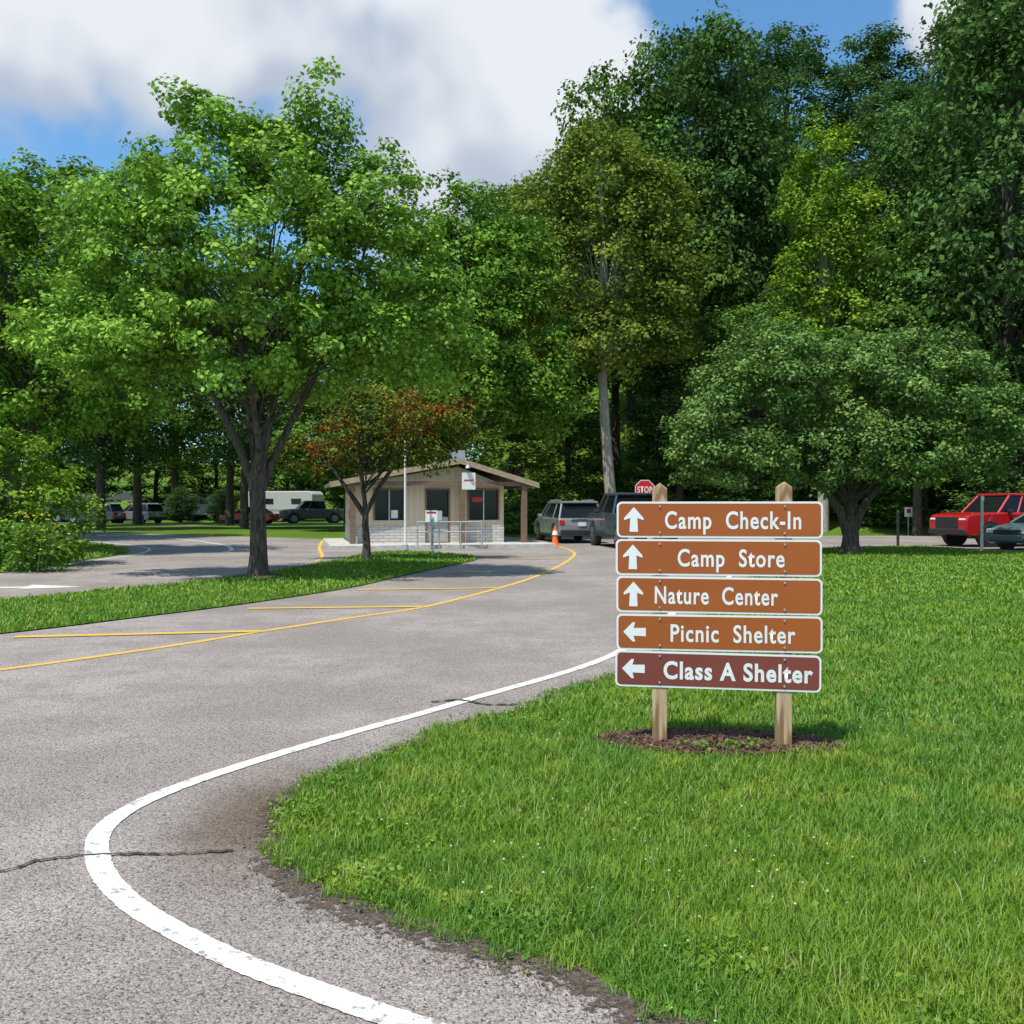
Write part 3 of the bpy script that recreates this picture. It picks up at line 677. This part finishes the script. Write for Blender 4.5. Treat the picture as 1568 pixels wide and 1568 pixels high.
# ------------------------------------------------------------------ kiosk
K=empty('ranger_kiosk',(-2.75,35.2,0),rad(13))
TAN=(0.64,0.52,0.36)
K_S=mat_siding('tan_siding',TAN,.22,0); K_S2=mat_siding('tan_siding_side',TAN,.22,1)
K_BR=mat_brick(); K_BR2=mat_brick('pale_brick_side','y'); K_BN=simple('brown_trim',(0.18,0.115,0.075),0.7); K_RF=simple('shingles',(0.15,0.115,0.09),0.9,var=.3,scale=20,bmp=.5)
K_FA=simple('fascia_tan',(.38,.285,.19),.7)
xl,xr,dp=-3.1,2.5,5.0; pk=.75
box('slab',(0,2.0,.07),(8.0,8.0,.14),A_CONC,K)
def wallseg(x0,x1,z0,z1,m,t=.16,y=0.08,nm='wall'): 
    V=[(x0,y-t/2,z0),(x1,y-t/2,z0),(x1,y+t/2,z0),(x0,y+t/2,z0),(x0,y-t/2,z1),(x1,y-t/2,z1),(x1,y+t/2,z1),(x0,y+t/2,z1)]
    addobj(nm,pymesh(nm,V,[(0,3,2,1),(4,5,6,7),(0,1,5,4),(1,2,6,5),(2,3,7,6),(3,0,4,7)]),m,K)
wins=[(-2.35,-1.25,.95,2.12),(1.15,2.3,.95,2.12)]; door=(-.45,.42,.14,2.12)
wallseg(xl,door[0],.14,.78,K_BR,.2,.07,'wainscot'); wallseg(door[1],xr,.14,.78,K_BR,.2,.07,'wainscot')
for s in [(xl,-2.35),(-1.25,-.45),(.42,1.15),(2.3,xr)]: wallseg(s[0],s[1],.78,2.12,K_S)
for w in wins: wallseg(w[0],w[1],.78,.95,K_S)
wallseg(xl,xr,2.12,2.3,K_S)
for w in wins+[door]:
    x0,x1,z0,z1=w; g=box('glass',((x0+x1)/2,.10,(z0+z1)/2),(x1-x0,.03,z1-z0),A_GLASS,K)
    for xx in (x0,x1): box('frame',(xx,-.015,(z0+z1)/2),(.06,.06,z1-z0+.06),K_BN,K)
    for zz in (z0,z1): box('frame',((x0+x1)/2,-.018,zz),(x1-x0+.06,.07,.06),A_CONC if zz==z0 and w is not door else K_BN,K)
    if w is not door: box('mullion',((x0+x1)/2,-.005,(z0+z1)/2),(.05,.05,z1-z0),A_GREY,K)
box('door_frame',(-.015,.05,.62),(.80,.05,.95),simple('door_grey',(.4,.38,.35),.5),K)
box('door_notice',(.02,.01,1.15),(.28,.01,.36),A_WHT,K); box('window_notice',(-1.6,.07,1.2),(.25,.01,.3),A_WHT,K)
box('open_sign',(1.5,.07,1.75),(.42,.02,.17),simple('open_sign_red',(.6,.03,.02),.5),K)
for nm,x in (('side_wall',xl+.08),('side_wall',xr-.08)):
    wallseg(x-.08,x+.08,.78,2.3,K_S2,dp,dp/2+.17,nm); wallseg(x-.10,x+.10,.14,.78,K_BR2,dp,dp/2+.18,'side_wainscot')
box('back_wall',(-.3,dp+.2,1.2),(5.6,.16,2.2),K_S,K)
box('side_window',(xl-.01,1.8,1.5),(.03,1.3,1.0),A_GLASS,K)
ex0,ex1=-3.95,3.75; ze=2.28; zp=3.12; yf=-.5; yb=dp+.8
prism('gable',[(xl,2.3),(xr,2.3),(pk,zp-.14)],'y',-.0,.14,K_S,K)
def slope(xa,za,xb,zb,nm):
    t=.13
    prism(nm,[(xa,za),(xb,zb),(xb,zb+t),(xa,za+t)],'y',yf,yb,K_RF,K)
    prism('fascia',[(xa,za-.06),(xb,zb-.06),(xb,zb+t+.01),(xa,za+t+.01)],'y',yf-.05,yf-.003,K_FA,K)
slope(ex0,ze-.05,pk,zp,'roof_left'); slope(pk,zp,ex1,ze-.05,'roof_right')
for x in (xl-.05,.85,3.2): box('porch_post',(x,-.36,1.22),(.2,.2,2.16),K_BN,K)
box('beam',((xl+3.2)/2,-.36,2.33),(6.5,.14,.16),K_BN,K)
box('rooftop_unit',(pk+.15,1.2,3.42),(.6,.6,.42),A_GREY,K,bv=.02)
cyl('roof_vent',(pk-.6,1.5,3.2),.05,.05,.4,A_GREY,K)
box('hanging_notice',(1.05,yf-.1,2.42),(.5,.03,.62),A_WHT,K); box('notice_text',(1.05,yf-.12,2.45),(.36,.006,.05),A_RED,K)
cyl('lamp',(1.0,yf-.2,2.95),.1,.04,.12,A_GREY,K)
cyl('lamp_arm',(1.0,yf-.1,3.02),.02,.02,.25,A_GREY,K,(rad(90),0,0))
Hn=empty('handrail',(-2.2,33.2,0),rad(8))
for x in (-1.1,-.35,.4,1.15): cyl('upright',(x,0,.5),.025,.025,.95,A_GREY,Hn)
for z in (.95,.6): cyl('rail',(0.02,0,z),.022,.022,2.3,A_GREY,Hn,(0,rad(90),0))
pp=empty('light_pole',(-3.6,32,0)); cyl('shaft',(0,0,2.25),.045,.03,4.5,A_WHT,pp); cyl('cap',(0,0,4.53),.05,.02,.08,A_WHT,pp); cyl('base',(0,0,.1),.12,.1,.2,A_GREY,pp)
ns=empty('notice_post',(-2.3,27.5,0)); cyl('post',(0,0,.55),.025,.025,1.1,A_GREY,ns); box('plate',(0,-.03,1.0),(.1,.02,.35),A_GREY,ns)
kb=empty('notice_board',(-2.8,33.0,0)); cyl('post',(0,0,.6),.03,.03,1.2,A_GREY,kb); box('board',(0,-.04,1.15),(.42,.04,.4),A_WHT,kb); box('header',(0,-.065,1.28),(.34,.006,.06),A_RED,kb)

# ------------------------------------------------------------------ vehicles
def wheel(parent,x,y,r,w=.24):
    s=1 if x>0 else -1
    e=empty('wheel',(x,y,r)); e.parent=parent
    bevel(cyl('tire',(0,0,0),r,r,w,A_RUB,e,(0,rad(90),0),28),.03,2)
    cyl('rim',(s*(w/2+.004),0,0),r*.66,r*.60,.02,A_RIM,e,(0,rad(90)*1,0),20)
    for k in range(5):
        a=2*math.pi*k/5+.3
        box('slot',(s*(w/2+.017),math.cos(a)*r*.38,math.sin(a)*r*.38),(.006,r*.14,r*.34),A_BLK,e,(-(math.pi/2-a)+0,0,0))
    cyl('arch',(-s*.012,0,.03),r*1.17,r*1.17,w-.012,A_BLK,e,(0,rad(90),0),28)
def bar(name,p,q,r,mat,parent):
    V,F=tube([p,q],[r,r],6); return addobj(name,pymesh(name,V,F),mat,parent)
def vehicle(name,loc,yaw,paint,kind):
    e=empty(name,loc,rad(yaw)); pm=simple(name+'_paint',paint,0.28,metal=.15,var=.04,coat=.6)
    if kind=='suv':
        L,W=2.35,1.9; body=[(-2.22,.3),(-2.36,.42),(-2.34,.75),(-2.28,1.02),(1.15,1.05),(1.9,.98),(2.25,.86),(2.36,.62),(2.33,.36),(2.15,.26)]
        cb=(-2.22,1.25); ct=(-1.92,.35); zb,zt=1.0,1.62; wr=.37; wy=(-1.42,1.45); pill=(-1.2,-.1)
    elif kind=='pickup':
        L,W=2.85,2.0; body=[(-2.75,.5),(-2.86,.58),(-2.84,1.24),(1.3,1.28),(2.2,1.26),(2.74,1.18),(2.86,.98),(2.84,.50),(2.6,.42),(-2.5,.46)]
        cb=(-1.0,1.45); ct=(-.85,.80); zb,zt=1.22,1.90; wr=.43; wy=(-1.75,1.78); pill=(.22,)
    else:
        L,W=2.3,1.8; body=[(-2.2,.3),(-2.3,.45),(-2.26,.85),(-1.5,.95),(1.0,.93),(1.85,.82),(2.2,.68),(2.3,.45),(2.2,.24),(-2.1,.24)]
        cb=(-1.75,1.15); ct=(-.95,.25); zb,zt=.9,1.38; wr=.33; wy=(-1.35,1.38); pill=(-.15,)
    prism('body',body,'x',-W/2,W/2,pm,e,bv=.07)
    wb,wt=W/2-.05,W/2-.22
    V=[(-wb,cb[0],zb),(wb,cb[0],zb),(wb,cb[1],zb),(-wb,cb[1],zb),(-wt,ct[0],zt),(wt,ct[0],zt),(wt,ct[1],zt),(-wt,ct[1],zt)]
    F=[(0,3,2,1),(4,5,6,7),(0,1,5,4),(1,2,6,5),(2,3,7,6),(3,0,4,7)]
    addobj('greenhouse',pymesh('gh',V,F),A_GLASS,e)
    rf=box('roof',(0,(ct[0]+ct[1])/2,zt+.03),(wt*2+.10,ct[1]-ct[0]+.14,.10),pm,e); bevel(rf,.045,3)
    for k in (0,1,2,3):
        bar('pillar',V[k],V[k+4],.045,pm,e)
    for y in pill:
        t_=(y-ct[0])/(ct[1]-ct[0]); yb_=cb[0]+(cb[1]-cb[0])*t_
        for s in (-1,1): bar('pillar',(s*wb,yb_,zb),(s*wt,y,zt),.035,pm,e)
    for y in wy:
        for s in (-1,1): wheel(e,s*(W/2-.10),y,wr)
    zl=zb-.12
    for s in (-1,1):
        box('tail_lamp',(s*(W/2-.13),-L+.02 if kind!='sedan' else -L+.04,zl-.03),(.2 if kind!='pickup' else .14,.07,.2 if kind!='pickup' else .38),A_RED,e,bv=.02)
        box('head_lamp',(s*(W/2-.22),L-.06,zl-.13),(.34,.12,.16),A_WHT,e,bv=.03)
        box('mirror',(s*(W/2+.06),cb[1]-.45,zb+.1),(.2,.12,.16),A_BLK if kind=='pickup' else pm,e,bv=.03)
        box('door_handle',(s*(W/2+.006),-.1,zb-.13),(.02,.16,.03),A_BLK,e)
        box('door_gap',(s*(W/2+.0015),.45*1,(zb+.4)/2+.05),(.004,.012,zb-.42),A_BLK,e)
        box('door_gap',(s*(W/2+.0015),-.62,(zb+.4)/2+.05),(.004,.012,zb-.42),A_BLK,e)
        box('sill',(s*(W/2-.02),0,.33 if kind!='pickup' else .45),(.06,(wy[1]-wy[0])-wr*2.5,.1),A_BLK,e)
    box('rear_bumper',(0,-L-.03,.46 if kind!='pickup' else .60),(W-.12,.14,.2),A_BLK if kind=='suv' else (A_CHROME if kind=='pickup' else pm),e,bv=.03)
    box('front_bumper',(0,L-.0,.42 if kind!='pickup' else .55),(W-.1,.14,.22),pm if kind!='pickup' else A_BLK,e,bv=.04)
    box('grille',(0,L+.01,zl-.20),(W*.6,.05,.24 if kind!='pickup' else .40),A_BLK,e,bv=.02)
    box('license_plate',(0,-L-.005 if kind=='pickup' else -L-.015,.78 if kind!='pickup' else .85),(.32,.03,.16),A_WHT,e)
    if kind=='suv':
        box('spoiler',(0,ct[0]-.1,zt+.03),(wt*1.9,.18,.04),pm,e,bv=.015)
        for s in (-1,1): bar('roof_rail',(s*(wt-.05),ct[0]+.2,zt+.12),(s*(wt-.05),ct[1]-.1,zt+.12),.02,A_GREY,e)
        box('tailgate_trim',(0,-L+.02,.98),(.9,.05,.03),A_CHROME,e)
    if kind=='pickup':
        box('bed_cavity',(0,-1.92,1.243),(W-.24,1.72,.03),A_BLK,e)
        box('tailgate_badge',(0,-L-.0,1.06),(.4,.02,.06),A_CHROME,e)
    return e
vehicle('suv_car',(2.35,40.2,0),11,(0.24,0.25,0.265),'suv')
vehicle('pickup_truck',(4.35,34.6,0),9,(0.055,0.07,0.09),'pickup')
vehicle('pickup_truck',(18.9,35.9,0),104,(0.50,0.014,0.016),'pickup')
vehicle('sedan_car',(18.9,33.0,0),112,(0.10,0.17,0.165),'sedan')
def g(x,y): return (x,y,float(hgt(x,y)))
vehicle('sedan_car',g(-22.4,81),80,(0.5,0.02,0.02),'sedan')
vehicle('suv_car',g(-33,84),60,(0.25,0.26,0.28),'suv')
vehicle('pickup_truck',g(-40,88),95,(0.02,0.025,0.03),'pickup')
vehicle('pickup_truck',g(-17.6,84),110,(0.10,0.11,0.13),'pickup')
vehicle('suv_car',g(-36.5,83),80,(0.05,0.05,0.06),'suv')
def camper(x,y,yaw,L=6.5):
    e=empty('camper_trailer',g(x,y),rad(yaw))
    prism('shell',[(-L/2,.5),(-L/2,2.6),(-L/2+.3,2.9),(L/2-.9,2.9),(L/2,2.0),(L/2-.1,.9),(L/2-.5,.5)],'x',-1.2,1.2,A_CAMP,e,bv=.08)
    for s in (-1,1):
        box('stripe',(s*1.21,0,1.15),(.02,L*.9,.18),A_GREY,e)
        for yy in (-L*.28,L*.1): box('window',(s*1.21,yy,1.95),(.03,1.0,.5),A_GLASS,e)
        for yy in (-.4,.4): wheel(e,s*1.08,yy,.34,.2)
    bar('hitch',(0,L/2-.3,.5),(0,L/2+1.2,.5),.06,A_BLK,e); box('door',(1.215,L*.3,1.45),(.02,.6,1.7),A_GREY,e)
camper(-21.8,90,75,7.5); camper(-36,108,75,6.5); camper(-48,104,80,7)
e=empty('canopy_tent',g(-37,91))
addobj('roof',pymesh('c',[(-1.6,-1.6,2.1),(1.6,-1.6,2.1),(1.6,1.6,2.1),(-1.6,1.6,2.1),(0,0,2.9)],[(0,1,4),(1,2,4),(2,3,4),(3,0,4)]),A_BLK,e)
for sx in (-1,1):
    for sy in (-1,1): cyl('leg',(sx*1.55,sy*1.55,1.05),.03,.03,2.1,A_GREY,e)
cn=empty('traffic_cone',(1.62,35.6,0))
box('base',(0,0,.025),(.38,.38,.05),A_ORANGE,cn,bv=.01); cyl('body',(0,0,.40),.145,.03,.72,A_ORANGE,cn,n=24); cyl('band',(0,0,.50),.118,.088,.16,A_WHT,cn,n=24)
st=empty('stop_sign',(5.12,36.6,0),rad(-4)); cyl('post',(0,.05,1.1),.035,.035,2.2,A_GREY,st)
def octo(r): return [(r*math.cos(rad(22.5+45*k)),r*math.sin(rad(22.5+45*k))) for k in range(8)]
prism('rim',[(x,z+2.14) for x,z in octo(.40)],'y',-.01,.01,A_WHT,st); prism('face',[(x,z+2.14) for x,z in octo(.37)],'y',-.016,-.012,simple('stop_red',(.55,.015,.02),.4),st)
addobj('lettering',textmesh('STOP',.56,.25,.02),A_WHT,st,(-.28,-.02,2.02))
q=empty('marker_post',(15.3,30.9,0)); box('post',(0,0,.93),(.09,.05,1.86),A_GREY,q,bv=.01); box('tag',(0,-.04,1.75),(.1,.02,.14),A_WHT,q)
q=empty('bollard',(14.4,35.4,0)); cyl('post',(0,0,.65),.05,.05,1.3,A_BLK,q); cyl('cap',(0,0,1.32),.055,.03,.05,A_BLK,q)
q=empty('parking_sign',(20.3,48.6,0)); cyl('post',(0,0,.65),.03,.03,1.3,A_GREY,q); box('plate',(0,-.04,1.2),(.42,.02,.5),A_WHT,q,bv=.01); box('symbol',(0,-.055,1.25),(.2,.006,.2),A_RED,q)
sh=empty('shed',g(19.3,59),rad(10)); box('walls',(0,0,1.0),(2.4,2.4,2.2),simple('shed_white',(.55,.5,.42),.7),sh); prism('roof',[(-1.5,2.08),(1.5,2.08),(0,2.9)],'y',-1.4,1.4,K_RF,sh); box('door',(0.2,-1.21,.9),(.8,.03,1.8),K_BN,sh)

# ------------------------------------------------------------------ sky, sun, camera
W=bpy.data.worlds.new('World'); scene.world=W; W.use_nodes=True; nt=W.node_tree
bg=nt.nodes['Background']; bg.inputs[1].default_value=0.125
sky=nt.nodes.new('ShaderNodeTexSky'); sky.sky_type='NISHITA'; sky.sun_disc=False
sd=Vector((-.30,-.36,1)).normalized(); el=math.asin(sd.z); az=math.atan2(sd.x,sd.y)
sky.sun_elevation=el; sky.sun_rotation=az; sky.air_density=1.0; sky.dust_density=0.4; sky.ozone_density=2.5
tc=nt.nodes.new('ShaderNodeTexCoord'); d0=tc.outputs['Generated']
nz=nt.nodes.new('ShaderNodeTexNoise'); nz.inputs['Scale'].default_value=5; nz.inputs['Detail'].default_value=5; nz.inputs['Roughness'].default_value=.55; nt.links.new(d0,nz.inputs['Vector'])
blobs=[(-.56,1,.56,.17),(-.36,1,.51,.11),(-.22,1,.49,.14),(-.08,1,.46,.14),(0.0,1,.40,.11),(.455,1,.515,.05),(-.08,1,.36,.11),
 (.9,.4,.6,.3),(-1,.2,.5,.35),(.1,-1,.6,.45)]
fld=None
for bx,by,bz,r in blobs:
    c=Vector((bx,by,bz)).normalized()
    dn=nt.nodes.new('ShaderNodeVectorMath'); dn.operation='DISTANCE'; nt.links.new(d0,dn.inputs[0]); dn.inputs[1].default_value=c
    f=math_(nt,'SUBTRACT',1.0,math_(nt,'DIVIDE',dn.outputs['Value'],r))
    fld=f if fld is None else math_(nt,'SMOOTH_MAX',fld,f,0.2)
f=math_(nt,'ADD',fld,math_(nt,'MULTIPLY_ADD',nz.outputs[0],2.6,-1.3))
mask=ramp(nt,f,-.15,.38)
shade=noise(nt,d0,5,3,.55)
sepd=nt.nodes.new('ShaderNodeSeparateXYZ'); nt.links.new(d0,sepd.inputs[0])
hh=ramp(nt,math_(nt,'ADD',sepd.outputs[2],math_(nt,'MULTIPLY_ADD',shade,.75,-.375)),.30,.47)
cc=mixc(nt,hh,(3.9,4.5,5.5),(6.6,6.9,7.3))
sc=mixc(nt,1.0,sky.outputs[0],(0.95,1.40,1.55),'MULTIPLY')
nt.links.new(mixc(nt,mask,sc,cc),bg.inputs[0])
ld=bpy.data.lights.new('sun','SUN'); ld.energy=5.0; ld.angle=rad(.5); ld.color=(1,.96,.88)
lo=bpy.data.objects.new('sun',ld); COL.objects.link(lo); lo.rotation_euler=sd.to_track_quat('Z','Y').to_euler()
cd=bpy.data.cameras.new('camera'); cam=bpy.data.objects.new('camera',cd); COL.objects.link(cam)
cd.sensor_width=36; cd.lens=33.36; cd.clip_end=3000; cd.clip_start=.05
cam.location=(0,0,1.5); cam.rotation_euler=(rad(90-.355),0,0); scene.camera=cam
scene.view_settings.view_transform='Standard'; scene.view_settings.look='None'; scene.view_settings.exposure=0
